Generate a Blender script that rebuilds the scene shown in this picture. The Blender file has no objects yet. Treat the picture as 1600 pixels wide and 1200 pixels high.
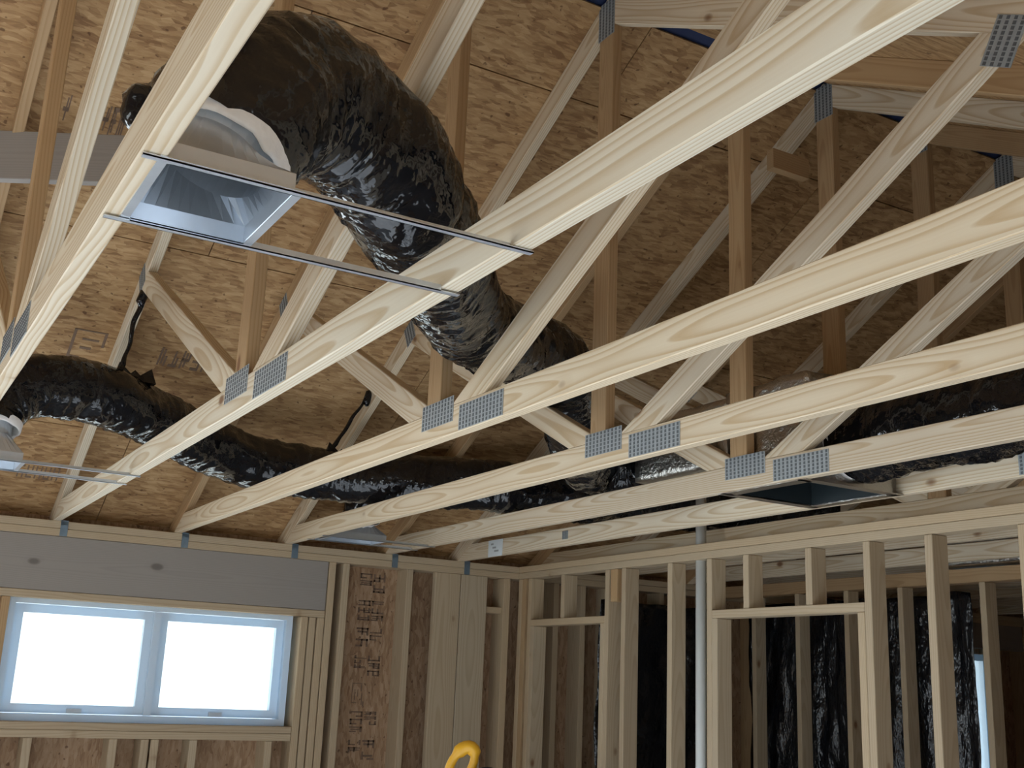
import bpy, bmesh, math, random
from mathutils import Vector, Matrix, noise
R = math.radians
random.seed(7)
scene = bpy.context.scene
C = scene.collection

# ---------------------------------------------------------------- camera, sky, lights, exposure
H = 1.75                      # eye height above the subfloor
ZB = H + 0.710                # underside of the truss bottom chords
YW = 6.145                    # inner face of the window wall
YR = 3.10                     # ridge
cam_d = bpy.data.cameras.new('camera')
cam = bpy.data.objects.new('camera', cam_d); C.objects.link(cam)
cam_d.sensor_width = 36.0; cam_d.lens = 1792.877 / 1600 * 36
cam_d.clip_start = 0.05
pit, yaw, rol = 0.257131866, 0.517072605, 0.0429148102
fw = Vector((math.sin(yaw)*math.cos(pit), math.cos(yaw)*math.cos(pit), math.sin(pit)))
rt = Vector((math.cos(yaw), -math.sin(yaw), 0)); up = rt.cross(fw)
r2 = rt*math.cos(rol) + up*math.sin(rol); u2 = -rt*math.sin(rol) + up*math.cos(rol)
cm = Matrix((r2, u2, -fw)).transposed().to_4x4(); cm.translation = (0, 0, H)
cam.matrix_world = cm
scene.camera = cam

world = bpy.data.worlds.new('overcast_sky'); scene.world = world; world.use_nodes = True
bgn = world.node_tree.nodes['Background']
bgn.inputs['Color'].default_value = (0.75, 0.89, 1.0, 1); bgn.inputs['Strength'].default_value = 5.0

def area(name, loc, rot, sx, sy, power, col):
    l = bpy.data.lights.new(name, 'AREA'); l.shape = 'RECTANGLE'; l.size = sx; l.size_y = sy
    l.energy = power; l.color = col
    o = bpy.data.objects.new(name, l); C.objects.link(o); o.location = loc; o.rotation_euler = rot
    return o
# lamps added for daylight at unseen openings: left wall, and window wall left of view
area('unseen_left_lamp', (-2.66, 2.45, 1.45), (R(90), 0, R(-90)), 3.0, 1.25, 8, (0.80, 0.90, 1.0))
area('unseen_back_lamp', (-1.25, 6.20, 1.05), (R(90), 0, R(180)), 2.3, 1.95, 90, (0.80, 0.90, 1.0))
sun_d = bpy.data.lights.new('sun', 'SUN'); sun_d.energy = 54; sun_d.angle = R(1.0); sun_d.color = (.91, .96, 1.0)
sun = bpy.data.objects.new('sun', sun_d); C.objects.link(sun)
sun.rotation_euler = Vector((math.cos(R(21)), .05, -math.sin(R(21)))).to_track_quat('-Z', 'Y').to_euler()
vs = scene.view_settings
vs.view_transform = 'Standard'; vs.look = 'None'; vs.gamma = 1; vs.use_curve_mapping = False
vs.exposure = -0.84
scene.cycles.use_denoising = True
scene.cycles.max_bounces = 8; scene.cycles.diffuse_bounces = 5; scene.cycles.adaptive_threshold = 0.03

# ---------------------------------------------------------------- materials
class NT:
    def __init__(s, name):
        s.m = bpy.data.materials.new(name); s.m.use_nodes = True
        s.t = s.m.node_tree; s.b = s.t.nodes['Principled BSDF']; s.out = s.t.nodes['Material Output']
    def n(s, t, **kw):
        o = s.t.nodes.new('ShaderNode' + t)
        for k, v in kw.items(): setattr(o, k, v)
        return o
    def l(s, a, b): s.t.links.new(a, b)
    def put(s, sock, v):
        if hasattr(v, 'is_output'): s.l(v, sock)
        else: sock.default_value = v
    def math(s, op, a, b=0.0, c=None):
        o = s.n('Math', operation=op); s.put(o.inputs[0], a); s.put(o.inputs[1], b)
        if c is not None: s.put(o.inputs[2], c)
        return o.outputs[0]
    def vm(s, op, a, b=None):
        o = s.n('VectorMath', operation=op); s.put(o.inputs[0], a)
        if b is not None: s.put(o.inputs[1], b)
        return o.outputs[1] if op == 'LENGTH' else o.outputs[0]
    def mix(s, f, a, b, mode='MIX'):
        o = s.n('Mix', data_type='RGBA', blend_type=mode)
        s.put(o.inputs[0], f); s.put(o.inputs[6], a); s.put(o.inputs[7], b); return o.outputs[2]
    def noise(s, v, sc, det=2.0, rough=.5):
        o = s.n('TexNoise'); s.l(v, o.inputs['Vector']); o.inputs['Scale'].default_value = sc
        o.inputs['Detail'].default_value = det; o.inputs['Roughness'].default_value = rough; return o.outputs['Fac']
    def ramp(s, f, stops):
        o = s.n('ValToRGB'); s.put(o.inputs[0], f); e = o.color_ramp.elements
        while len(e) < len(stops): e.new(.5)
        for q, (p, c) in zip(e, stops):
            q.position = p; q.color = (c, c, c, 1) if isinstance(c, (int, float)) else (*c, 1)
        return o.outputs[0]
    def bump(s, h, st, d=.002):
        o = s.n('Bump'); s.l(h, o.inputs['Height']); o.inputs['Strength'].default_value = st
        o.inputs['Distance'].default_value = d; s.l(o.outputs[0], s.b.inputs['Normal'])
    def set(s, **kw):
        for k, v in kw.items(): s.put(s.b.inputs[k.replace('_', ' ')], v)

def lumber(name, light, dark, knotc=(.20, .095, .045), contrast=1.0):
    k = NT(name)
    oc = k.n('TexCoord').outputs['Object']; oi = k.n('ObjectInfo'); rnd = oi.outputs['Random']
    off = k.n('CombineXYZ'); k.l(k.math('MULTIPLY', rnd, 37.0), off.inputs[0])
    p = k.vm('ADD', oc, off.outputs[0])
    w = k.noise(k.vm('MULTIPLY', p, (1.1, 5, 5)), 1.0, 2.0)
    w2 = k.noise(k.vm('MULTIPLY', p, (.55, 1.5, 1.5)), 1.0, 1.0)
    sep = k.n('SeparateXYZ'); k.l(p, sep.inputs[0])
    warp = k.math('MULTIPLY', k.math('SUBTRACT', w, .5), .05)
    warp2 = k.math('MULTIPLY', k.math('SUBTRACT', w2, .5), .16)
    yy = k.math('ADD', k.math('ADD', sep.outputs[1], k.math('MULTIPLY_ADD', rnd, .05, .035)), warp2)
    zz = k.math('ADD', sep.outputs[2], k.math('ADD', warp, k.math('MULTIPLY', k.math('SUBTRACT', rnd, .5), .05)))
    cc = k.n('CombineXYZ'); k.l(yy, cc.inputs[0]); k.l(zz, cc.inputs[1])
    rr = k.vm('LENGTH', cc.outputs[0])
    ring = k.math('FRACT', k.math('DIVIDE', rr, .0075))
    g = k.ramp(ring, [(0, 0.0), (.45, .22), (.82, 1.0), (.93, .85), (1.0, 0.0)])
    fine = k.noise(k.vm('MULTIPLY', p, (3, 160, 160)), 1.0, 2.0)
    vo = k.n('TexVoronoi'); k.l(k.vm('MULTIPLY', p, (5.0, 1.5, 9.0)), vo.inputs['Vector']); vo.inputs['Scale'].default_value = 1.0
    sel = k.math('GREATER_THAN', k.n('SeparateColor').outputs[0], .84)
    sc = sel.node.inputs[0].links[0].from_node; k.l(vo.outputs['Color'], sc.inputs[0])
    kn = k.math('MULTIPLY', k.ramp(vo.outputs['Distance'], [(0, 1.0), (.12, .9), (.19, .0)]), sel)
    halo = k.math('MULTIPLY', k.ramp(vo.outputs['Distance'], [(.10, .55), (.34, .0)]), sel)
    f = k.math('MULTIPLY', k.math('MULTIPLY_ADD', fine, .35, k.math('MULTIPLY', g, .8)), .8*contrast)
    f = k.math('MINIMUM', k.math('ADD', f, k.math('MULTIPLY', halo, .6)), 1.0)
    col = k.mix(f, (*light, 1), (*dark, 1))
    col = k.mix(kn, col, (*knotc, 1))
    tint = k.ramp(rnd, [(0, (.88, .84, .80)), (.4, (1, .97, .93)), (.7, (1.0, .94, .86)), (1, (.94, .95, .96))])
    col = k.mix(1.0, col, tint, 'MULTIPLY')
    k.set(Base_Color=col, Roughness=.62)
    k.b.inputs['Specular IOR Level'].default_value = .25
    k.bump(k.math('ADD', fine, g), .12, .0008)
    return k.m

def osb(name, base, dark, lightc, upright=False):
    k = NT(name)
    oc = k.n('TexCoord').outputs['Object']; rnd = k.n('ObjectInfo').outputs['Random']
    off = k.n('CombineXYZ'); k.l(k.math('MULTIPLY', rnd, 23.0), off.inputs[0]); k.l(k.math('MULTIPLY', rnd, 11.0), off.inputs[1])
    if upright:
        sp0 = k.n('SeparateXYZ'); k.l(oc, sp0.inputs[0]); cb = k.n('CombineXYZ')
        k.l(sp0.outputs[2], cb.inputs[0]); k.l(k.math('ADD', sp0.outputs[0], sp0.outputs[1]), cb.inputs[1]); oc = cb.outputs[0]
    p = k.vm('ADD', oc, off.outputs[0])
    wv = k.n('TexNoise'); k.l(p, wv.inputs['Vector']); wv.inputs['Scale'].default_value = 6.0
    pw = k.vm('ADD', p, k.vm('MULTIPLY', wv.outputs['Color'], (.05, .05, .05)))
    cols = None; hs = None
    for ang, s1, s2 in ((.25, 16, 70), (-.5, 20, 80), (1.35, 18, 64)):
        mp = k.n('Mapping'); k.l(pw, mp.inputs['Vector']); mp.inputs['Rotation'].default_value = (0, 0, ang)
        mp.inputs['Scale'].default_value = (s1, s2, s1)
        v = k.n('TexVoronoi'); k.l(mp.outputs[0], v.inputs['Vector']); v.inputs['Scale'].default_value = 1.0
        sp = k.n('SeparateColor'); k.l(v.outputs['Color'], sp.inputs[0])
        cols = sp.outputs[0] if cols is None else k.math('MULTIPLY_ADD', sp.outputs[0], .5, k.math('MULTIPLY', cols, .5))
        hs = sp.outputs[1] if hs is None else k.math('ADD', hs, sp.outputs[1])
    big = k.noise(p, 2.2, 3.0)
    fine = k.noise(k.vm('MULTIPLY', p, (30, 130, 60)), 1.0, 2.0)
    t = k.math('ADD', k.math('MULTIPLY_ADD', cols, .75, k.math('MULTIPLY', fine, .25)), k.math('MULTIPLY', k.math('SUBTRACT', big, .5), .35))
    col = k.ramp(t, [(.22, dark), (.48, base), (.78, lightc)])
    spk = k.noise(p, 38.0, 1.0)
    col = k.mix(k.ramp(spk, [(.68, 0.0), (.74, .75)]), col, (dark[0]*.45, dark[1]*.4, dark[2]*.4, 1))
    k.set(Base_Color=col, Roughness=.7); k.b.inputs['Specular IOR Level'].default_value = .25
    k.bump(hs, .25, .001)
    return k.m

def plain(name, col, rough=.5, metal=0.0, var=.12, scale=20, bump=0.0, **kw):
    k = NT(name); oc = k.n('TexCoord').outputs['Object']
    nz = k.noise(oc, scale, 3.0)
    c = k.mix(nz, (*[x*(1-var) for x in col], 1), (*[min(1, x*(1+var)) for x in col], 1))
    k.set(Base_Color=c, Roughness=rough, Metallic=metal)
    for a, b in kw.items(): k.put(k.b.inputs[a.replace('_', ' ')], b)
    if bump: k.bump(nz, bump, .003)
    return k.m

M = {}
M['pine'] = lumber('pine_lumber', (.76, .70, .575), (.55, .42, .265), contrast=1.15)
M['stud'] = lumber('stud_lumber', (.56, .465, .335), (.41, .31, .195), contrast=.7)
M['warm_dark'] = lumber('warm_dark_lumber', (.52, .37, .215), (.36, .22, .105), contrast=.7)  # darker warm copy of pine; puts the king posts' shading into the colour
M['beam'] = lumber('laminated_header', (.35, .335, .325), (.27, .255, .245), (.17, .155, .15), contrast=.5)
M['osb'] = osb('roof_osb', (.385, .23, .105), (.24, .130, .058), (.51, .335, .17))
M['osbwall'] = osb('wall_osb', (.36, .23, .135), (.255, .15, .085), (.45, .31, .20), True)
M['subfloor'] = osb('pale_bounce_subfloor', (.56, .59, .63), (.48, .505, .54), (.64, .67, .71))  # unseen floor made pale and bluish to bounce cool light onto the chords
M['galv'] = plain('galvanised_sheet', (.66, .71, .77), .30, .75, .18, 14)
M['plate'] = plain('galvanised_plate', (.36, .39, .40), .6, .3, .2, 60)
M['tooth'] = plain('plate_tooth_slots', (.13, .14, .15), .6, .3, .2, 60)
M['tie'] = plain('zinc_tie', (.20, .27, .33), .5, .4, .2, 40)
k = NT('glare_tinted_vinyl'); k.set(Base_Color=(.84, .90, .95, 1), Roughness=.35)  # bluish tint and translucency put the window glare into the vinyl
tl = k.n('BsdfTranslucent'); tl.inputs[0].default_value = (.62, .80, .95, 1); ms = k.n('MixShader'); ms.inputs[0].default_value = .35
k.l(k.b.outputs[0], ms.inputs[1]); k.l(tl.outputs[0], ms.inputs[2]); k.l(ms.outputs[0], k.out.inputs[0]); M['glare_tinted_vinyl'] = k.m
M['fluff'] = plain('fibreglass_insulation', (.78, .75, .72), .95, 0, .12, 60, .6)
M['ink'] = plain('stamp_ink', (.19, .125, .085), .85, 0, .3, 90)
M['blue'] = plain('blue_underlayment', (.02, .035, .10), .55, 0, .2, 8)
M['tag'] = plain('paper_tag', (.72, .78, .80), .7, 0, .05, 30)
M['pvc'] = plain('white_pvc', (.70, .72, .70), .4, 0, .04, 6)
M['yellow'] = plain('yellow_plastic', (.85, .46, .03), .35, 0, .06, 8)
M['blackp'] = plain('black_plastic', (.02, .02, .022), .4, 0, .2, 30)
M['steel'] = plain('saw_steel', (.5, .5, .5), .35, 1.0, .1, 20)
M['alu'] = plain('ladder_aluminium', (.62, .63, .64), .4, .9, .08, 12)
M['soil'] = plain('pale_gravel', (.55, .54, .50), .95, 0, .2, 3)

k = NT('black_flex_jacket'); oc = k.n('TexCoord').outputs['Object']
n1 = k.noise(oc, 15.0, 3.0, .55)
n2 = k.noise(oc, 7.0, 2.0)
k.set(Base_Color=k.mix(n2, (.004, .004, .005, 1), (.009, .010, .013, 1)), Roughness=.10)
k.b.inputs['Specular IOR Level'].default_value = .55
k.bump(n1, .45, .02); M['jacket'] = k.m

k = NT('black_poly_sheet'); oc = k.n('TexCoord').outputs['Object']
n1 = k.noise(k.vm('MULTIPLY', oc, (3, 9, 3.5)), 1.0, 4.0, .55)
k.set(Base_Color=(.008, .009, .012, 1), Roughness=.2); k.b.inputs['Specular IOR Level'].default_value = .6
k.bump(n1, .8, .06); M['poly'] = k.m

k = NT('foil_wrap'); oc = k.n('TexCoord').outputs['Object']
n1 = k.noise(oc, 34.0, 4.0, .6)
k.set(Base_Color=(.60, .58, .55, 1), Metallic=1.0, Roughness=.3); k.bump(n1, .7, .012); M['foil'] = k.m

k = NT('dark_duct_liner'); k.set(Base_Color=(.02, .028, .032, 1), Roughness=.35); M['liner'] = k.m

k = NT('window_glass')
gl = k.n('BsdfGlossy'); gl.inputs['Roughness'].default_value = .02; tr = k.n('BsdfTransparent'); tr.inputs[0].default_value = (.96, .98, .98, 1)
ms = k.n('MixShader'); ms.inputs[0].default_value = .07
k.l(tr.outputs[0], ms.inputs[1]); k.l(gl.outputs[0], ms.inputs[2]); k.l(ms.outputs[0], k.out.inputs[0])
M['glass'] = k.m

# ---------------------------------------------------------------- helpers
WM = {}
def link(name, data, parent, mw):
    o = bpy.data.objects.new(name, data); C.objects.link(o)
    WM[o.name] = mw.copy()
    if parent is not None:
        o.parent = parent; o.matrix_parent_inverse = WM[parent.name].inverted()
    o.matrix_basis = mw
    return o
def tag(o, label=None, cat=None, group=None, kind=None):
    for a, b in (('label', label), ('category', cat), ('group', group), ('kind', kind)):
        if b: o[a] = b
    return o
def empty(name, loc):
    return link(name, None, None, Matrix.Translation(loc))
def mesh_of(bm, name, mat, smooth=False):
    me = bpy.data.meshes.new(name); bm.normal_update(); bm.to_mesh(me); bm.free()
    for m_ in (mat if isinstance(mat, (list, tuple)) else [mat]): me.materials.append(m_)
    if smooth:
        for p_ in me.polygons: p_.use_smooth = True
    return me
def bm_box(bm, lo, hi, mi=0):
    vs_ = [bm.verts.new((x, y, z)) for x in (lo[0], hi[0]) for y in (lo[1], hi[1]) for z in (lo[2], hi[2])]
    for q in ((0,1,3,2), (4,6,7,5), (0,4,5,1), (2,3,7,6), (0,2,6,4), (1,5,7,3)):
        f = bm.faces.new([vs_[i] for i in q]); f.material_index = mi
cache = {}
def beam(name, p0, p1, w, t, mat, parent, upv=(0, 0, 1), clips=(), bev=.0025):
    """one sawn board: local X along the grain, Z its wide side, Y its thickness; clips = world planes (point, outward normal)"""
    p0, p1 = Vector(p0), Vector(p1); L = (p1-p0).length
    x = (p1-p0).normalized(); z = Vector(upv); z = (z - x*z.dot(x)).normalized(); y = z.cross(x)
    mw = Matrix((x, y, z)).transposed().to_4x4(); mw.translation = p0
    key = (round(L, 3), round(w, 3), round(t, 3), mat) if not clips else None
    if key in cache and key: me = cache[key]
    else:
        bm = bmesh.new(); bm_box(bm, (0, -t/2, -w/2), (L, t/2, w/2))
        if bev: bmesh.ops.bevel(bm, geom=bm.edges[:], offset=bev, segments=1, affect='EDGES')
        inv = mw.inverted()
        for co, no in clips:
            lc = inv @ Vector(co); ln = inv.to_3x3() @ Vector(no)
            g = bmesh.ops.bisect_plane(bm, geom=bm.verts[:]+bm.edges[:]+bm.faces[:], plane_co=lc, plane_no=ln, clear_outer=True)
            ed = [e for e in g['geom_cut'] if isinstance(e, bmesh.types.BMEdge)]
            if ed: bmesh.ops.edgeloop_fill(bm, edges=ed)
        bmesh.ops.recalc_face_normals(bm, faces=bm.faces[:])
        me = mesh_of(bm, name, M[mat])
        if key: cache[key] = me
    return link(name, me, parent, mw)
def board(name, lo, hi, mat, parent):
    """axis-aligned board given by its corners, grain along its longest side"""
    lo, hi = Vector(lo), Vector(hi); d = hi-lo; c = (lo+hi)/2
    ax = max(range(3), key=lambda i: d[i]); o = sorted((i for i in range(3) if i != ax), key=lambda i: -d[i])
    a = c.copy(); b = c.copy(); a[ax] = lo[ax]; b[ax] = hi[ax]
    uv = [0, 0, 0]; uv[o[0]] = 1
    return beam(name, a, b, d[o[0]], d[o[1]], mat, parent, uv)
def plain_mesh(name, bm, mat, parent=None, mw=None, smooth=False):
    m_ = [M[x] for x in mat] if isinstance(mat, (list, tuple)) else M[mat]
    return link(name, mesh_of(bm, name, m_, smooth), parent, mw or Matrix.Identity(4))
def boxes(name, lst, mat, parent=None, mw=None):
    bm = bmesh.new()
    for lo, hi in lst: bm_box(bm, lo, hi)
    bmesh.ops.recalc_face_normals(bm, faces=bm.faces[:])
    return plain_mesh(name, bm, mat, parent, mw)

# ---------------------------------------------------------------- floor, ground
fl = tag(empty('floor', (0, 0, 0)), kind='structure')
bm = bmesh.new(); bm_box(bm, (0, 0, -.018), (2.436, 1.216, 0)); pm = mesh_of(bm, 'floor_panel', M['subfloor'])
for i in range(5):
    for j in range(7):
        link('floor_panel', pm, fl, Matrix.Translation((-2.7 + i*2.44, -2.0 + j*1.22, 0)))
tag(boxes('ground', [((-40, -40, -.5), (40, 40, -.3))], 'soil'), kind='structure')

# ---------------------------------------------------------------- roof deck
SL = .54                                                  # rise per metre
def zu(Y): return ZB + .01 + SL*((YW - Y) if Y >= YR else (YW - (2*YR - Y)))    # underside of the top chords
CS = 1/math.sqrt(1+SL*SL)
ce = tag(empty('ceiling', (0, YR, zu(YR))), kind='structure')
XA, XB = -2.7, 9.1
def deck_panel(x0, x1, y0, y1, side):
    """sheet between ridge distances y0..y1 (horizontal), on the window side (+1) or camera side (-1)"""
    L = (y1-y0)/CS
    Yt = YR + side*y0
    org = Vector((x0, Yt, zu(YR) - SL*y0 + .089/CS))
    x = Vector((1, 0, 0)); yv = Vector((0, side*CS, -SL*CS)); z = x.cross(yv)
    if z.z < 0: z = -z
    if side > 0: mw = Matrix((x, yv, z)).transposed().to_4x4()
    else:
        x = Vector((-1, 0, 0)); org.x = x1; mw = Matrix((x, yv, z)).transposed().to_4x4()
    mw.translation = org
    bm = bmesh.new(); bm_box(bm, (0, 0, 0), (x1-x0, L, .012))
    return plain_mesh('roof_panel', bm, 'osb', ce, mw)
panels = {}
rows = [(.035, .376), (.381, 1.452), (1.457, 2.528), (2.533, 3.62)]
for side in (1, -1):
    for r_, (a, b) in enumerate(rows):
        x = XA - (1.22 if r_ % 2 else 0) + .15; i = 0
        while x < XB:
            x0, x1 = max(x, XA), min(x + 2.436, XB)
            if x1 - x0 > .1: panels[(side, r_, i)] = deck_panel(x0, x1, a, b, side)
            x += 2.44; i += 1
# blue underlayment laid over the sheets, seen through the ridge slot
bm = bmesh.new()
prof = [(YR-3.66, ), (YR, ), (YR+3.66, )]
zt = lambda d: zu(YR) - SL*d + .089/CS + .022
v = [[bm.verts.new((x, YR+d, zt(abs(d)) + dz)) for d in (-3.62, 0, 3.62) for dz in (0,)] for x in (XA, XB) for dz in (0,)]
bm.faces.new((v[0][0], v[0][1], v[1][1], v[1][0])); bm.faces.new((v[0][1], v[0][2], v[1][2], v[1][1]))
ul = plain_mesh('underlayment', bm, 'blue', ce)
sm = ul.modifiers.new('thick', 'SOLIDIFY'); sm.thickness = .003; sm.offset = 1

# printed stamps on the sheets: illegible strokes of dark ink
def stamp(parent, mw, w, h, seed, cols, kind=0):
    rg = random.Random(seed); bm = bmesh.new()
    def q(x0, y0, x1, y1): bm_box(bm, (x0, y0, -.0012), (x1, y1, .0))
    if kind == 1:                                      # boxed stamp
        s = h*.05
        q(0, 0, w*.85, s*.7); q(0, 0, s, h*.8); q(w*.28, h*.22, w*.75, h*.22+s); q(w*.28, h*.45, w*.60, h*.45+s*1.2)
        q(w*.05, h*.72, w*.35, h*.72+s*1.3); q(w*.45, h*.78, w*.95, h*.78+s*1.3); q(w*.80, h*.9, w*1.02, h)
        q(w*.85, 0, w*.85+s, h*.4)
    else:
        cw = w/cols
        for c in range(cols):
            x0 = c*cw; s = cw*.17
            st = rg.sample(range(7), rg.choice((3, 4, 5)))
            if 0 in st: q(x0, 0, x0+s, h)
            if 1 in st: q(x0+cw*.55, 0, x0+cw*.55+s, h*.55)
            if 2 in st: q(x0+cw*.55, h*.45, x0+cw*.55+s, h)
            if 3 in st: q(x0, 0, x0+cw*.7, h*.15)
            if 4 in st: q(x0, h*.43, x0+cw*.65, h*.57)
            if 5 in st: q(x0, h*.85, x0+cw*.7, h)
            if 6 in st: q(x0+cw*.28, h*.1, x0+cw*.28+s, h*.9)
    return plain_mesh('stamp', bm, 'ink', parent, mw)
def deck_stamp(X, Y, w, h, seed, cols, kind=0):
    d = Y - YR
    for (side, r_, i), p in panels.items():
        a, b = rows[r_]
        pw = WM[p.name]
        if side == 1 and a <= d < b and 0 <= X - pw.translation.x < 2.44:
            mw = pw @ Matrix.Translation((X - pw.translation.x, (d-a)/CS, -.0005))
            stamp(p, mw, w, h, seed, cols, kind); return
deck_stamp(.70, 5.05, .15, .24, 1, 4, 1)
deck_stamp(1.08, 5.07, .30, .12, 2, 6)
deck_stamp(.555, 4.02, .085, .13, 3, 3)
deck_stamp(.36, 4.02, .085, .13, 8, 3)
deck_stamp(.66, 5.93, .20, .10, 4, 5)
deck_stamp(1.62, 5.60, .25, .10, 5, 5)
deck_stamp(1.55, 5.15, .10, .09, 6, 3)

# ---------------------------------------------------------------- trusses
XT = {0: -.322, 1: .288, 2: .897, 3: 1.507, 4: 2.117, 5: 2.726, 6: 3.20, 7: 3.76, 8: 4.33, 9: 4.94, 10: 5.55, 11: 6.16, 12: 6.77, 13: 7.38, 14: 7.99}
W2 = .089; T2 = .038
def gusset_mesh(w, h):
    bm = bmesh.new(); bm_box(bm, (0, -.0015, 0), (w, 0, h), 0)
    nc = max(3, int(w/.020)); nr = max(3, int(h/.012)); cw = w/nc; rh = h/nr
    for c in range(nc):
        for r_ in range(nr):
            x = (c+.30)*cw; z = (r_+.12)*rh
            bm_box(bm, (x, -.0026, z), (x+cw*.40, -.0014, z+rh*.72), 1)
    return mesh_of(bm, 'gusset_plate', [M['plate'], M['tooth']])
gm = {k_: gusset_mesh(*k_) for k_ in ((.21, .078), (.26, .075), (.10, .15), (.09, .12))}
def gusset(parent, X, y0, z0, size, side=-1, rot=0.0):
    # plate in the plane of the truss, local x runs toward the camera (-Y)
    x = Vector((0, -1, 0)); yv = Vector((1, 0, 0)); z = Vector((0, 0, 1))
    mw = Matrix((x, yv, z)).transposed().to_4x4() @ Matrix.Rotation(rot, 4, 'Y')
    mw.translation = (X - T2/2 - .0003, y0, z0)
    return link('gusset_plate', gm[size], parent, mw)
tie_m = None
def tie_mesh():
    bm = bmesh.new()
    bm_box(bm, (0, -.003, -.075), (.036, 0, 0)); bm_box(bm, (0, -.003, 0), (.003, .05, .06)); bm_box(bm, (0, -.003, -.02), (.036, .0, .004))
    return mesh_of(bm, 'hurricane_tie', M['tie'])
tie_m = tie_mesh()
def web(name, parent, X, a, b, mat, clips):
    A = Vector((X, *a)); B = Vector((X, *b)); d = (B-A).normalized()
    return beam(name, A - d*.12, B + d*.12, W2, T2, mat, parent, (0, d.z*-1, d.y) if abs(d.y) > .01 else (0, 1, 0), clips)
def truss(i, label, group=None):
    X = XT[i]
    t = tag(empty('roof_truss', (X, YW, ZB)), label, 'truss', group)
    zc = ZB + W2/2
    top = zu(YR)
    # roof planes (underside of the top chords) and top of the bottom chord
    upw = ((0, YR, zu(YR)), (0, SL*CS, CS)); upc = ((0, YR, zu(YR)), (0, -SL*CS, CS))
    botp = ((0, 0, ZB + W2 + .0005), (0, 0, -1))
    bc = beam('bottom_chord', (X, YW+.16, zc), (X, -.45, zc), W2, T2, 'pine', t, (0, 0, 1),
              clips=(((0, YR, zu(YR)), (0, SL*CS, CS)),))
    off = W2/2/CS
    for s in (1, -1):
        e = Vector((X, YR + s*(YW-YR+.55), zu(YR) - SL*(YW-YR+.55) + off)); a = Vector((X, YR, zu(YR) + off))
        d = (e-a).normalized()
        beam('top_chord', a - d*.1, e, W2, T2, 'warm_dark' if i % 2 else 'pine', t, (0, 0, 1), clips=(((0, YR + s*.0008, 0), (0, -s, 0)),))
    pl = ((0, YR + .0455, 0), (0, -1, 0)); pr = ((0, YR - .0455, 0), (0, 1, 0))
    web('king_post', t, X, (YR, ZB + W2), (YR, top), 'warm_dark', (botp, upw, upc))  # darker copy carries this post's shading in its colour
    web('web', t, X, (YR + .06, ZB + W2 - .01), (4.62, zu(4.62)), 'pine', (botp, upw, pl))
    web('web', t, X, (YR - .16, ZB + W2 - .03), (1.50, zu(1.50)), 'pine', (botp, upc, pr))
    if 1 <= i <= 8:
        jig = {2: .05}.get(i, 0)
        if i <= 5: gusset(t, X, 3.17 + jig, ZB + .040, (.21, .078)); gusset(t, X, 2.92 + jig*.5, ZB + .004, (.26, .075))
        elif i == 6: gusset(t, X, 2.31, ZB + .004, (.26, .075))
        gusset(t, X, YR + .05, top - .06, (.10, .15))
        gusset(t, X, 4.68, zu(4.62) - .05, (.09, .12), rot=-.5); gusset(t, X, 1.55, zu(1.5) - .06, (.09, .12), rot=.5)
    if 1 <= i <= 6:
        mw = Matrix.Translation((X + T2/2 + .001, YW - .0015, ZB - .001)); link('hurricane_tie', tie_m, t, mw)
    return t
names = {
 0: 'roof truss just off the left edge, left of the truss at the bright boot end',
 1: 'leftmost roof truss, bright pale underside, holding the left end of the near boot rails',
 2: 'roof truss whose long wavy-grained chord holds the right end of the near boot rails',
 3: 'roof truss third from the left, chord passing under the near black duct',
 4: 'roof truss fourth from the left, its tall king post rising mid picture',
 5: 'roof truss with the last clear pair of plates, above the dark diamond opening',
 6: 'roof truss on the far side of the dark diamond opening, white tag near its heel',
 7: 'shadowed roof truss directly above the open stud partition',
 8: 'shadowed roof truss second beyond the open stud partition',
}
for q, w_ in enumerate(('third', 'fourth', 'fifth', 'sixth', 'seventh', 'eighth')):
    names[9+q] = w_ + ' dim roof truss counting away from the stud partition into the far rooms'
TR = {}
for i in range(0, 15):
    TR[i] = truss(i, names[i], 'roof trusses on this side of the partition' if i < 7 else 'roof trusses past the partition')
# paper tag and small plate on the sixth truss
T6 = TR[6]
tg = tag(boxes('paper_tag', [((XT[6]-.0225, 5.62, ZB-.005), (XT[6]-.0195, 5.78, ZB+.088))], 'tag', T6), 'white paper tag stapled to the chord')
boxes('tag_print', [((XT[6]-.0232, 5.66+.03*q, ZB+.02+.02*q), (XT[6]-.0226, 5.71+.02*q, ZB+.03+.02*q)) for q in range(3)], 'plate', tg)
link('gusset_plate', gm[(.09, .12)], T6, Matrix.Translation((XT[6]-.0195, 5.0, ZB+.03)) @ Matrix.Rotation(R(-90), 4, 'Z') @ Matrix.Diagonal((.6, 1, .35, 1)))
boxes('brace_block', [((2.985, 3.19, H+2.07), (3.18, 3.228, H+2.155))], 'warm_dark', T6)
# skewed plank under the top chords at the left
pa = Vector((-.36, 4.398, H+1.594+.092)); pb = Vector((.80, 3.92, H+1.676+.092))
tag(beam('brace_plank', pa, pb, .184, .038, 'beam', None), 'wide grey plank running under the roof at the upper left edge', 'plank')

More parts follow.
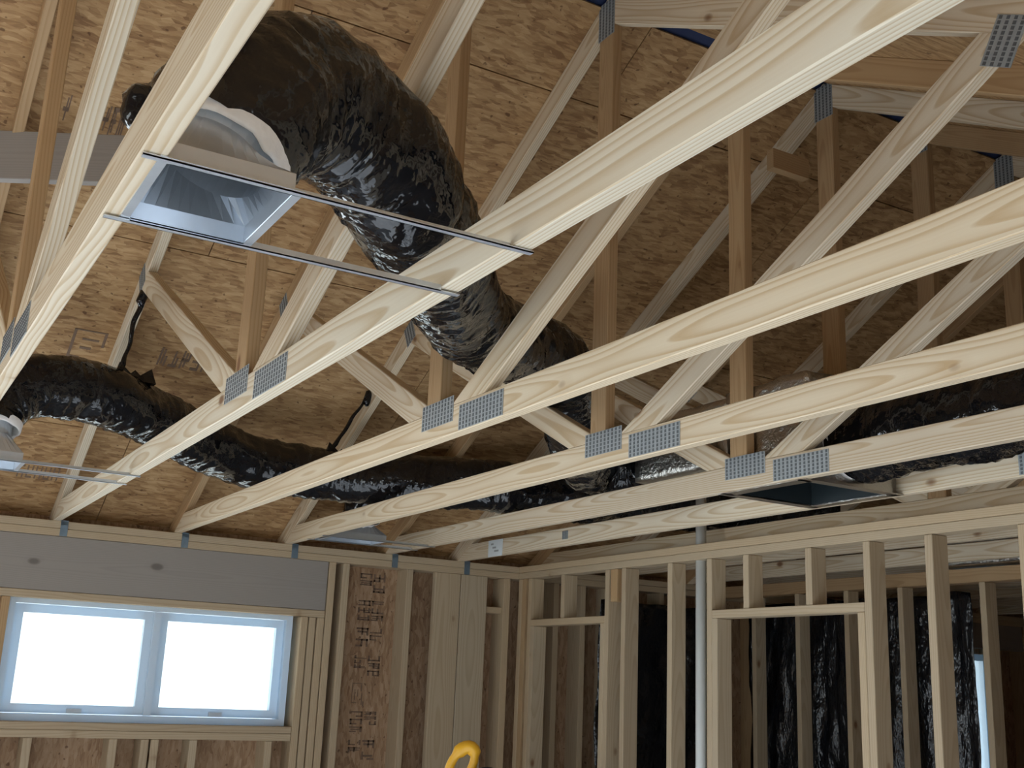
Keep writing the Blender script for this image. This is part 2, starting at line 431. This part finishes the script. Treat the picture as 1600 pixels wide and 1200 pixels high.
# ---------------------------------------------------------------- window wall
YO = YW + .14
def wall_sheet(name, x0, x1, z0, z1, holes, Y, mat='osbwall'):
    """sheathing as boxes round rectangular holes"""
    L = []; xs = x0
    for (a, b, c, d) in sorted(holes):
        L += [((xs, Y, z0), (a, Y+.012, z1)), ((a, Y, z0), (b, Y+.012, c)), ((a, Y, d), (b, Y+.012, z1))]; xs = b
    L.append(((xs, Y, z0), (x1, Y+.012, z1)))
    return boxes(name, L, mat)
wx0, wx1, wz0, wz1 = .735, 2.20, H-.262, H+.335
w2x0, w2x1, w2z0, w2z1 = 7.74, 7.98, H-1.2, H+.40
wb = tag(wall_sheet('wall_back', XA, XB, 0, zu(YO)+.1015, [(-2.45, -.05, .04, 2.1), (wx0, wx1, wz0, wz1), (w2x0, w2x1, w2z0, w2z1)], YO), kind='structure')  # leftmost hole is an unseen opening put in to light the room
zp = ZB - .076
board('top_plate', (XA, YW, zp+.0385), (XB, YO, ZB), 'stud', wb)
board('top_plate', (XA, YW, zp), (XB, YO, zp+.0375), 'stud', wb)
board('bottom_plate', (XA, YW, .0), (XB, YO, .038), 'stud', wb)
board('header', (.45, YW+.004, H+.362), (2.362, YW+.044, zp-.001), 'beam', wb)
board('header', (.45, YW+.050, H+.362), (2.362, YW+.088, zp-.001), 'beam', wb)
board('header_plate', (.60, YW, H+.323), (2.362, YO, H+.361), 'stud', wb)
board('sill_plate', (.60, YW, H-.335), (2.225, YO, H-.298), 'stud', wb)
board('sill_plate', (.66, YW, H-.297), (2.225, YO, H-.262), 'stud', wb)
for x in (.60,):
    board('trimmer_stud', (x+.06, YW, .038), (x+.098, YO, H-.336), 'stud', wb); board('trimmer_stud', (x+.096, YW, H-.261), (x+.134, YO, H+.322), 'warm_dark', wb)
for x in (.885, 1.285, 1.44, 1.49, 1.685, 2.085):
    board('cripple_stud', (x, YW, .038), (x+.040, YO, H-.336), 'stud', wb)
for x in (2.228, 2.275, 2.322):
    board('trimmer_stud', (x, YW+.003*((x*100) % 3), .038), (x+.040, YO, H+.322), 'stud', wb)
def stud_back(x, t=.040, y0=0, y1=.14, mat='stud'): return board('stud', (x, YW+y0, .039), (x+t, YW+y1, zp-.001), mat, wb)
for x in (2.367, 2.450, 2.848, .40, -.04, -2.49): stud_back(x)
board('header', (-2.45, YW+.004, 2.1), (-.045, YW+.08, zp-.001), 'beam', wb)
stud_back(3.033, .168, 0, .040); stud_back(3.206, .178, 0, .040); stud_back(3.50, .045)
board('fire_block', (3.385, YW+.02, H+.42), (3.50, YO, H+.458), 'stud', wb)
for x in (3.86, 4.06, 4.27, 4.68, 5.08, 5.49, 5.9, 6.3, 6.71, 7.1, 7.46, 7.69, 7.99, 8.36, 8.6): stud_back(x, mat='stud' if x < 5 else 'warm_dark')
board('header', (7.42, YW+.01, H+.44), (8.45, YW+.08, zp-.001), 'beam', wb)
# wall print: two columns of vertical lettering too blurred to read
for c, (xx, sd) in enumerate(((2.615, 21), (2.700, 22))):
    for q in range(9):
        z0 = H + .60 - q*.155
        h_ = .125 if (q+c) % 3 else .08
        mw = Matrix(((0, 1, 0, xx), (0, 0, 1, YO-.0005), (-1, 0, 0, z0), (0, 0, 0, 1)))
        if q == 4 and c == 1: continue
        stamp(wb, mw, h_, .075, sd*10+q, 3 if q % 2 else 2, 1 if (q == 4 and c == 0) else 0)

# the twin window
wn = tag(empty('window_1', ((wx0+wx1)/2, YO, wz0)), kind='structure')
def frame(name, x0, x1, z0, z1, t, y0, y1, mat, parent):
    return boxes(name, [((x0, y0, z0), (x0+t, y1, z1)), ((x1-t, y0, z0), (x1, y1, z1)), ((x0+t, y0, z0), (x1-t, y1, z0+t)), ((x0+t, y0, z1-t), (x1-t, y1, z1))], mat, parent)
frame('window_frame', wx0+.0005, wx1-.0005, wz0+.0005, wz1-.0005, .034, YW+.055, YO+.02, 'glare_tinted_vinyl', wn)
mx = (wx0+wx1)/2
for a, b in ((wx0+.038, mx-.018), (mx+.018, wx1-.038)):
    sa = frame('sash', a, b, wz0+.038, wz1-.038, .042, YW+.085, YW+.125, 'glare_tinted_vinyl', wn)
    boxes('pane', [((a+.042, YW+.103, wz0+.08), (b-.042, YW+.107, wz1-.08))], 'glass', sa)
    boxes('sash_latch', [(((a+b)/2-.035, YW+.072, wz0+.040), ((a+b)/2+.035, YW+.085, wz0+.062))], 'glare_tinted_vinyl', sa)
boxes('mullion', [((mx-.018, YW+.060, wz0+.038), (mx+.018, YO+.015, wz1-.038))], 'glare_tinted_vinyl', wn)
w2 = tag(empty('window_2', ((w2x0+w2x1)/2, YO, w2z0)), kind='structure')
frame('window_frame', w2x0+.004, w2x1-.004, w2z0+.004, w2z1-.004, .05, YW+.06, YO+.02, 'glare_tinted_vinyl', w2)
boxes('pane', [((w2x0+.05, YW+.10, w2z0+.05), (w2x1-.05, YW+.104, w2z1-.05))], 'glass', w2)

# ---------------------------------------------------------------- stud partition on the right
XP = 3.60; XQ = XP + .089
wr = tag(empty('wall_right', (XP, 4.4, 0)), kind='structure')
YE = 2.60
board('top_plate', (XP, YE, zp+.0385), (XQ, YW-.001, ZB-.0005), 'stud', wr)
board('top_plate', (XP, YE, zp), (XQ, YW-.001, zp+.0375), 'stud', wr)
def pst(y, z0=.001, z1=None, t=.038, mat='stud', nm='stud'):
    return board(nm, (XP, y, z0), (XQ, y+t, (z1 if z1 else zp-.001)), mat, wr)
for y in (6.10, 5.985, 5.175, 5.022, 4.625, 4.320, 3.330, 3.016, 2.602): pst(y)
pst(6.05, t=.045, mat='warm_dark')
for y in (5.945, 5.214, 4.281, 3.370): pst(y, z1=H+.349, nm='trimmer_stud')
pst(5.10, z0=H+.46, z1=zp-.001, t=.06, mat='warm_dark', nm='block')
board('header_plate', (XP, 5.214, H+.350), (XQ, 5.984, H+.388), 'stud', wr)
board('header_plate', (XP, 3.369, H+.350), (XQ, 4.319, H+.388), 'stud', wr)
for y in (5.62, 4.06, 3.66): pst(y, z0=H+.389, nm='cripple_stud')
for a, b in ((5.99, 6.14), (4.28, 5.21), (2.6, 3.37)): board('bottom_plate', (XP+.001, a, .0), (XQ-.001, b, .001), 'stud', wr)
# white vent pipe inside the partition
def tube(name, pts, r, mat, parent=None, seg=16, smooth=True):
    bm = bmesh.new(); prev = None
    pts = [Vector(p) for p in pts]; n_ = None
    for i, p in enumerate(pts):
        d = (pts[min(i+1, len(pts)-1)] - pts[max(i-1, 0)]).normalized()
        if n_ is None: n_ = d.orthogonal().normalized()
        n_ = (n_ - d*n_.dot(d)).normalized(); b_ = d.cross(n_)
        rr = r[i] if isinstance(r, (list, tuple)) else r
        ring = [bm.verts.new(p + (n_*math.cos(a) + b_*math.sin(a))*rr) for a in (2*math.pi*q/seg for q in range(seg))]
        if prev:
            for q in range(seg): bm.faces.new((prev[q], prev[(q+1) % seg], ring[(q+1) % seg], ring[q]))
        else: bm.faces.new(ring[::-1])
        prev = ring
    bm.faces.new(prev)
    return plain_mesh(name, bm, mat, parent, None, smooth)
pp = tag(empty('vent_pipe', (XP+.046, 4.455, 0)), 'white plastic vent pipe rising through the plates of the stud partition', 'pipe')
tube('pipe', [(XP+.046, 4.455, 0), (XP+.046, 4.455, ZB+.30)], .026, 'pvc', pp)
tube('coupling', [(XP+.046, 4.455, .9), (XP+.046, 4.455, .98)], .033, 'pvc', pp)

# ---------------------------------------------------------------- rooms beyond the partition
XF = 5.20
wf = tag(empty('wall_far', (XF, 4.6, 0)), kind='structure')
board('top_plate', (XF, 2.0, zp), (XF+.089, YW-.001, ZB-.001), 'warm_dark', wf)
board('bottom_plate', (XF, 2.0, 0), (XF+.089, YW-.001, .038), 'warm_dark', wf)
for y in (5.80, 5.40, 4.99, 4.58, 4.03, 3.66, 3.2, 2.8, 2.4, 2.0): board('stud', (XF, y, .038), (XF+.089, y+.038, zp-.001), 'stud', wf)
# black plastic sheet hung behind those studs
def poly_sheet(label, o, du, n, L, z1, seed):
    o, du, n = Vector(o), Vector(du), Vector(n)
    bm = bmesh.new(); ny, nz = int(L*52), 70; g_ = []
    for j in range(nz+1):
        row = []
        for i in range(ny+1):
            u = L*i/ny; z = .02 + (z1 - .02)*j/nz
            dx = .05*noise.noise((u*5, z*1.1, seed)) + .025*noise.noise((u*13, z*3, seed+4)) + .012*abs(noise.noise((u*22, z*7, 1)))
            p = o + du*(u + .02*noise.noise((z*3, u, 9))) + n*dx; p.z = z + (.03*noise.noise((u*4, 5, 0)) if j == nz else 0)
            row.append(bm.verts.new(p))
        g_.append(row)
    for j in range(nz):
        for i in range(ny): bm.faces.new((g_[j][i], g_[j][i+1], g_[j+1][i+1], g_[j+1][i]))
    ps = plain_mesh('plastic_sheet', bm, 'poly', None, None, True)
    sm = ps.modifiers.new('thick', 'SOLIDIFY'); sm.thickness = .002
    return tag(ps, label, 'plastic sheet', 'black plastic sheets in the far room')
poly_sheet('wide glossy black plastic sheet hung behind the studs at the right', (XF+.17, 4.26, 0), (0, 1, 0), (1, 0, 0), YW-.10-4.26, H+.60, 3.1)
poly_sheet('narrower black plastic sheet seen through the left partition bays, left of the white pipe', (4.16, YW-.075, 0), (1, 0, 0), (0, 1, 0), 1.02, H+.55, 8.4)
wg = tag(wall_sheet('wall_gable', 0, 1, 0, 1, [], 0), kind='structure')
bpy.data.objects.remove(wg)
bm = bmesh.new()
pts = [(-.46, 0), (YO, 0), (YO, zu(YO)+.1), (YR, zu(YR)+.1), (-.1, ZB+.1), (-.46, ZB)]
f1 = [bm.verts.new((9.0, y, z)) for y, z in pts]; f2 = [bm.verts.new((9.012, y, z)) for y, z in pts]
bm.faces.new(f1); bm.faces.new(f2[::-1])
for i in range(len(pts)): bm.faces.new((f1[i], f2[i], f2[(i+1) % len(pts)], f1[(i+1) % len(pts)]))
wg = tag(plain_mesh('wall_gable', bm, 'osbwall'), kind='structure')
for y in (.4, 1.2, 2.0, 2.8, 3.6, 4.4, 5.2): board('stud', (8.9, y, .0), (8.99, y+.038, ZB), 'warm_dark', wg)
# front wall behind the camera, with its door opening
wfr = tag(boxes('wall_front', [((XA, -.47, 0), (-1.2, -.458, ZB+.12)), ((-1.2, -.47, 2.05), (.6, -.458, ZB+.12)), ((.6, -.47, 0), (9.0, -.458, ZB+.12))], 'osbwall'), kind='structure')
for x in (-2.2, -1.6, -1.24, .6, 1.2, 1.8, 2.4, 3.0, 3.6, 4.2, 4.8, 5.4, 6.0, 6.6, 7.2, 7.8, 8.4): board('stud', (x, -.457, 0), (x+.038, -.37, ZB-.08), 'warm_dark', wfr)
board('top_plate', (XA, -.457, ZB-.08), (9.0, -.37, ZB-.001), 'warm_dark', wfr)
# left wall; unseen opening, its sill raised to shift the floor sun patch
bm = bmesh.new(); bm_box(bm, (XA, -.47, 0), (XA+.012, .95, 2.1)); bm_box(bm, (XA, 3.95, 0), (XA+.012, YO, 2.1)); bm_box(bm, (XA, .95, 0), (XA+.012, 3.95, .8))
pts = [(-.47, 2.1), (YO, 2.1), (YO, zu(YO)+.10), (YR, zu(YR)+.118), (-.47, zu(-.47)+.10)]
f1 = [bm.verts.new((XA, y, z)) for y, z in pts]; f2 = [bm.verts.new((XA+.012, y, z)) for y, z in pts]
bm.faces.new(f1); bm.faces.new(f2[::-1])
for i in range(len(pts)): bm.faces.new((f1[i], f2[i], f2[(i+1) % len(pts)], f1[(i+1) % len(pts)]))
wl = tag(plain_mesh('wall_left', bm, 'osbwall'), kind='structure')
board('header', (XA+.013, .85, 2.1), (XA+.10, 4.05, 2.38), 'stud', wl)
for y in (-.14, .3, .91, 3.95, 4.3, 4.6, 5.0, 5.5): board('stud', (XA+.013, y, 0), (XA+.10, y+.038, 2.1), 'stud', wl)

# ---------------------------------------------------------------- ducts
def spline(pts, step):
    P_ = [Vector(p) for p in pts]; P_ = [P_[0]*2-P_[1]] + P_ + [P_[-1]*2-P_[-2]]
    dense = []
    for i in range(1, len(P_)-2):
        for q in range(40):
            t = q/40; a, b, c, d = P_[i-1:i+3]
            dense.append(.5*((2*b) + (c-a)*t + (2*a-5*b+4*c-d)*t*t + (3*b-a-3*c+d)*t**3))
    dense.append(P_[-2])
    out = [dense[0]]; acc = 0
    for a, b in zip(dense, dense[1:]):
        acc += (b-a).length
        if acc >= step: out.append(b); acc = 0
    return out
def flex_duct(name, label, pts, rad, seed, closed_end=True, flare=0.0, group='black insulated flexible ducts'):
    pts = [Vector(p) + Vector((0, 0, H)) for p in pts]
    root = tag(empty(name, pts[0]), label, 'duct', group)
    path = spline(pts, .010); seg = 48; bm = bmesh.new(); prev = None; n_ = None; s = 0
    N = len(path)
    for i, p in enumerate(path):
        d = (path[min(i+2, N-1)] - path[max(i-2, 0)]).normalized()
        if n_ is None: n_ = d.orthogonal().normalized()
        n_ = (n_ - d*n_.dot(d)).normalized(); b_ = d.cross(n_)
        if i: s += (p - path[i-1]).length
        ring = []
        for q in range(seg):
            a = 2*math.pi*q/seg; ca, sa = math.cos(a), math.sin(a)
            w = .0014*math.sin(2*math.pi*(s/.042) + a)*(1+noise.noise((s*3, seed, ca)))                                   # coil showing through
            w += .010*noise.noise((s*16+seed, ca*1.1, sa*1.1)) + .012*noise.noise((s*5, ca*1.6+seed, sa*1.6))
            w -= .014*abs(noise.noise((s*34+seed, ca*2.2, sa*2.2+seed)))                 # creases
            e = min(s, .05)/.05
            rr = rad*(1 + w/.13)*(1 + flare*(s/.22)*math.exp(1-s/.22))
            ring.append(bm.verts.new(p + (n_*ca + b_*sa)*rr))
        if prev:
            for q in range(seg): bm.faces.new((prev[q], prev[(q+1) % seg], ring[(q+1) % seg], ring[q]))
        prev = ring
    if closed_end: bm.faces.new(prev)
    plain_mesh('duct_jacket', bm, 'jacket', root, None, True)
    # pale insulation showing at the open end
    d0 = (path[2]-path[0]).normalized(); n0 = d0.orthogonal().normalized(); b0 = d0.cross(n0)
    bm = bmesh.new(); prev = None; rf = rad
    for q in range(49):
        a = 2*math.pi*q/48
        dr = n0*math.cos(a) + b0*math.sin(a)
        jit = .012*noise.noise((math.cos(a)*3+seed, math.sin(a)*3, 0))
        prof_ = [(rf*.985, .02), (rf*.965, -.008+jit), (rf*.92, -.014+jit), (rf*.86, -.006+jit), (rf*.80, .05)]
        cur = [bm.verts.new(path[0] + dr*rr + d0*h_) for rr, h_ in prof_]
        if prev:
            for u in range(4): bm.faces.new((prev[u], prev[u+1], cur[u+1], cur[u]))
        prev = cur
    tag(plain_mesh('insulation_end', bm, 'fluff', root, None, True), 'pale fibreglass edge at the open end of the jacket')
    return root
d1 = flex_duct('flexible_duct', 'fat black duct arching over the near boot at top centre',
    [(.425, 1.785, .83), (.465, 1.81, .925), (.55, 1.88, 1.03), (.68, 1.96, 1.07), (.815, 2.03, 1.045), (.95, 2.16, 1.005), (1.215, 2.53, 1.03),
     (1.51, 2.915, 1.045), (1.80, 3.16, 1.09), (2.117, 3.38, 1.11), (2.45, 3.76, .98), (2.74, 4.08, .94), (2.93, 4.02, .94), (2.97, 3.80, .95)], .131, 3.3, flare=.16)
flex_duct('flexible_duct', 'long black duct hung by a strap above the window at lower left',
    [(.37, 4.52, .84), (.385, 4.54, .93), (.50, 4.58, 1.025), (.68, 4.64, 1.055), (.86, 4.72, 1.045), (1.2, 5.00, 1.01), (1.55, 5.17, .96), (1.95, 5.13, .935), (2.4, 4.9, .93),
     (2.8, 4.76, .93), (3.3, 4.70, .94), (3.9, 4.64, .96), (4.6, 4.55, 1.0)], .125, 8.1)
flex_duct('flexible_duct', 'short black duct dropping to the small boot near the window-wall corner',
    [(2.34, 5.67, .83), (2.34, 5.61, .94), (2.46, 5.49, 1.045), (2.74, 5.31, 1.02), (3.1, 5.16, .97), (3.6, 5.02, .95), (4.3, 4.88, .98)], .105, 12.7)
flex_duct('flexible_duct', 'large black trunk duct lying behind the chords at the right edge',
    [(2.955, 2.79, .868), (2.955, 2.5, .868), (2.955, 1.9, .87), (2.955, 1.2, .87), (2.955, .35, .87)], .142, 17.9)

def boot(name, label, x0, x1, y0, y1, cx, cy, cz, rc, rails=None, group='sheet metal ceiling boots', dirv=(0, 0, 1)):
    z0 = ZB; root = tag(empty(name, ((x0+x1)/2, (y0+y1)/2, z0)), label, 'duct boot', group)
    n_ = 40; bm = bmesh.new()
    def rect(q):
        t = q/n_*4; k_ = int(t) % 4; u = t - int(t)
        c = [(x1, y0), (x1, y1), (x0, y1), (x0, y0)]
        a, b = c[k_], c[(k_+1) % 4]; return (a[0]+(b[0]-a[0])*u, a[1]+(b[1]-a[1])*u)
    lv = []
    lv.append([bm.verts.new((*rect(q), z0)) for q in range(n_)])
    lv.append([bm.verts.new((*rect(q), z0+.03)) for q in range(n_)])
    dv = Vector(dirv).normalized(); ex = Vector((1, 0, 0)); ex = (ex - dv*ex.dot(dv)).normalized(); ey = dv.cross(ex)
    def circ(q, h_):
        a = 2*math.pi*q/n_ - math.pi/4
        return Vector((cx, cy, cz+H)) + (ex*math.cos(a) + ey*math.sin(a))*rc + dv*h_
    lv.append([bm.verts.new(circ(q, -.02)) for q in range(n_)])
    lv.append([bm.verts.new(circ(q, .06)) for q in range(n_)])
    for a, b in zip(lv, lv[1:]):
        for q in range(n_): bm.faces.new((a[q], a[(q+1) % n_], b[(q+1) % n_], b[q]))
    bd = plain_mesh('boot_body', bm, 'galv', root)
    s_ = bd.modifiers.new('thick', 'SOLIDIFY'); s_.thickness = .0015; s_.offset = 0
    # bottom flange
    f_ = .014
    boxes('flange', [((x0-f_, y0-f_, z0-.002), (x1+f_, y0, z0)), ((x0-f_, y1, z0-.002), (x1+f_, y1+f_, z0)), ((x0-f_, y0, z0-.002), (x0, y1, z0)), ((x1, y0, z0-.002), (x1+f_, y1, z0))], 'galv', root)
    if rails:
        for y in (y0, y1):
            s = -1 if y == y0 else 1
            a_, b_ = sorted((y, y+s*.013))
            boxes('hanger_rail', [((rails[0], a_, z0-.0055), (rails[1], b_, z0-.0035)), ((rails[0], (a_ if s < 0 else b_-.0018), z0-.0055), (rails[1], (a_+.0018 if s < 0 else b_), z0-.0005 if False else z0-.0015)),
                                  ((rails[0]+.04, (b_-.0018 if s < 0 else a_), z0-.0055), (rails[1]-.04, (b_ if s < 0 else a_+.0018), z0+.007))], 'galv', root)
    return root
bm = bmesh.new(); bmesh.ops.create_icosphere(bm, subdivisions=3, radius=1)
for v_ in bm.verts:
    c_ = v_.co.copy(); v_.co = Vector((.345, 1.90, H+.945)) + Vector((c_.x*.055, c_.y*.04, c_.z*.05))*(1+.35*noise.noise(c_*1.7))
plain_mesh('jacket_fold', bm, 'jacket', d1, None, True)
boot('register_boot', 'shiny metal boot on two rails at upper left, nearest the camera', .310, .500, 1.572, 1.826, .425, 1.77, .84, .092, (.272, .918), dirv=(.35, .15, .9))
boot('register_boot', 'small metal boot at the left edge above the window', .310, .500, 4.43, 4.655, .375, 4.525, .83, .085, (.272, .918))
boot('register_boot', 'small metal boot over the top plate near the wall corner', 2.165, 2.46, 5.60, 5.80, 2.34, 5.68, .81, .075, (2.10, 2.745))

# foil-wrapped plenum box with a square dark opening
pl = tag(empty('supply_plenum', (2.96, 3.0, ZB)), 'foil wrapped box with a dark square opening below, between two right-hand trusses', 'plenum')
x0, x1, y0, y1 = 2.752, 3.168, 2.80, 3.21
def rumpled(name, lo, hi, amp, mat, parent, open_bottom=True, nseg=14, seed=0):
    bm = bmesh.new(); bmesh.ops.create_cube(bm, size=1)
    bmesh.ops.subdivide_edges(bm, edges=bm.edges[:], cuts=nseg, use_grid_fill=True)
    for v_ in bm.verts:
        p = Vector(((lo[0]+hi[0])/2 + v_.co.x*(hi[0]-lo[0]), (lo[1]+hi[1])/2 + v_.co.y*(hi[1]-lo[1]), (lo[2]+hi[2])/2 + v_.co.z*(hi[2]-lo[2])))
        if v_.co.z > -.45: p += noise.noise_vector(p*9 + Vector((seed, 0, 0)))*amp + noise.noise_vector(p*28)*amp*.4
        if v_.co.z > .4: p.z += amp*3*(1-4*v_.co.x**2)*(1-4*v_.co.y**2)
        v_.co = p
    if open_bottom:
        bmesh.ops.delete(bm, geom=[f for f in bm.faces if f.calc_center_median().z < lo[2]+.001], context='FACES')
    return plain_mesh(name, bm, mat, parent, None, True)
rumpled('plenum_wrap', (x0, y0, ZB+.002), (x1, y1, H+1.09), .010, 'foil', pl)
bm = bmesh.new()                                            # liner inside, open below
v_ = [bm.verts.new((x, y, z)) for z in (ZB+.003, H+1.05) for x, y in ((x0+.02, y0+.02), (x1-.02, y0+.02), (x1-.02, y1-.02), (x0+.02, y1-.02))]
for q in range(4): bm.faces.new((v_[q], v_[4+q], v_[4+(q+1) % 4], v_[(q+1) % 4]))
bm.faces.new(v_[4:8])
tag(plain_mesh('plenum_liner', bm, 'liner', pl), 'dark smooth inside of the box')
boxes('flange', [((x0-.03, y0-.02, ZB-.003), (x1+.02, y0+.022, ZB-.001)), ((x0-.03, y1-.022, ZB-.003), (x1+.02, y1+.02, ZB-.001)), ((x0-.03, y0, ZB-.003), (x0+.022, y1, ZB-.001)), ((x1-.022, y0, ZB-.003), (x1+.02, y1, ZB-.001))], 'foil', pl)
rumpled('branch_box', (2.765, 3.225, H+.83), (3.165, 3.80, H+1.08), .008, 'foil', pl, False, 10, 4)
# foil boot seen through the far bay of the partition
fb = tag(empty('foil_boot', (5.3, 4.0, H+.75)), 'silver foil wrapped boot in the ceiling past the last partition stud', 'duct boot')
rumpled('boot_wrap', (5.12, 3.72, H+.72), (5.52, 4.3, H+.98), .02, 'foil', fb, False, 12, 9)

# ---------------------------------------------------------------- straps of torn black plastic
def strap(label, top, bot, seed):
    root = tag(empty('duct_strap', Vector(bot)), label, 'strap', 'black plastic duct straps')
    top, bot = Vector(top), Vector(bot); bm = bmesh.new(); prev = None; n_ = 26
    for i in range(n_+1):
        t = i/n_; p = top.lerp(bot, t) + Vector((.012*noise.noise((t*4, seed, 0)), 0, 0))
        w = .016*(1 - .45*math.sin(t*math.pi)) * (1 if t < .9 else .7); a = 1.2*math.sin(t*5+seed)
        d = Vector((math.cos(a), -.3*math.sin(a), .1)).normalized()*w; th = Vector((0, .004, .002))
        cur = [bm.verts.new(p+d+th), bm.verts.new(p-d+th), bm.verts.new(p-d-th), bm.verts.new(p+d-th)]
        if prev:
            for q in range(4): bm.faces.new((prev[q], prev[(q+1) % 4], cur[(q+1) % 4], cur[q]))
        else: bm.faces.new(cur)
        prev = cur
    bm.faces.new(prev[::-1])
    plain_mesh('strip', bm, 'jacket', root, None, True)
    tube('knot', [top + Vector((0, 0, .03)), top + Vector((.008, 0, .01)), top + Vector((-.004, 0, -.03)), top + Vector((0, 0, -.05))], [.010, .021, .019, .008], 'jacket', root)
    # torn flaps gathered where the strip meets the duct
    bm = bmesh.new()
    for q in range(3):
        c = bot + Vector((.02+q*.035, -.01, -.01)); h_ = (.055, .03, .045)[q]
        b1 = [bm.verts.new(c + Vector((dx, dy, -.02))) for dx, dy in ((-.05, -.02), (.05, -.02), (.05, .02), (-.05, .02))]
        ap = bm.verts.new(c + Vector((-.03+.03*q, 0, h_)))
        for u in range(4): bm.faces.new((b1[u], b1[(u+1) % 4], ap))
        bm.faces.new(b1[::-1])
    plain_mesh('torn_flap', bm, 'jacket', root)
    return root
strap('long twisted black strap holding up the duct above the window', (.885, 4.66, H+1.49), (.85, 4.72, H+1.165), 1.0)
strap('short black strap tying the duct below the far middle truss', (2.085, 5.09, H+1.34), (1.93, 5.13, H+1.05), 4.0)

# ---------------------------------------------------------------- yellow saw on a stepladder
lx, ly = 1.745, 3.25; lz = 1.385
ld = tag(empty('stepladder', (lx, ly, 0)), 'aluminium stepladder under the yellow saw, below the picture edge', 'ladder')
boxes('top_cap', [((lx-.19, ly-.09, lz-.04), (lx+.19, ly+.09, lz))], 'blackp', ld)
for sx in (-1, 1):
    beam('rail', (lx+sx*.16, ly-.07, lz-.04), (lx+sx*.25, ly-.42, 0), .07, .025, 'alu', ld, (0, 1, 0))
    beam('rail', (lx+sx*.15, ly+.07, lz-.04), (lx+sx*.23, ly+.42, 0), .05, .025, 'alu', ld, (0, 1, 0))
for q in range(1, 5):
    t = q/5; yy = ly-.07-.35*t; hw = .16+.09*t
    boxes('step', [((lx-hw, yy-.04, (lz-.04)*(1-t)-.012), (lx+hw, yy+.04, (lz-.04)*(1-t)+.012))], 'alu', ld)
sw = tag(empty('circular_saw', (lx, ly, lz)), 'yellow handled power saw standing at the bottom edge', 'saw')
mw = Matrix.Translation((lx, ly, lz)) @ Matrix.Rotation(-yaw, 4, 'Z')
def L(p): return mw @ Vector(p)
boxes('shoe', [((-.13, -.06, .0), (.13, .07, .004))], 'steel', sw, mw)
tube('motor', [L((.05, .0, .07)), L((.05, .10, .07))], .043, 'blackp', sw)
tube('blade_guard', [L((.065, -.05, .065)), L((.065, -.01, .065))], .060, 'blackp', sw, 28)
# loop handle: a closed ring tube standing up and leaning right
loop = []
for q in range(25):
    a = 2*math.pi*q/24; u = .031*math.cos(a); v = .058*math.sin(a)*(1.0 if math.sin(a) > 0 else 1.15)
    ln = R(-28)
    loop.append(L((-.014 + u*math.cos(ln) - v*math.sin(ln), 0, .125 + u*math.sin(ln) + v*math.cos(ln))))
tube('loop_handle', loop, [.021 if 3 < q < 11 else .0135 for q in range(25)], 'yellow', sw, 14)
tube('body_neck', [L((-.03, .0, .03)), L((-.036, .0, .075))], [.035, .018], 'yellow', sw, 14)
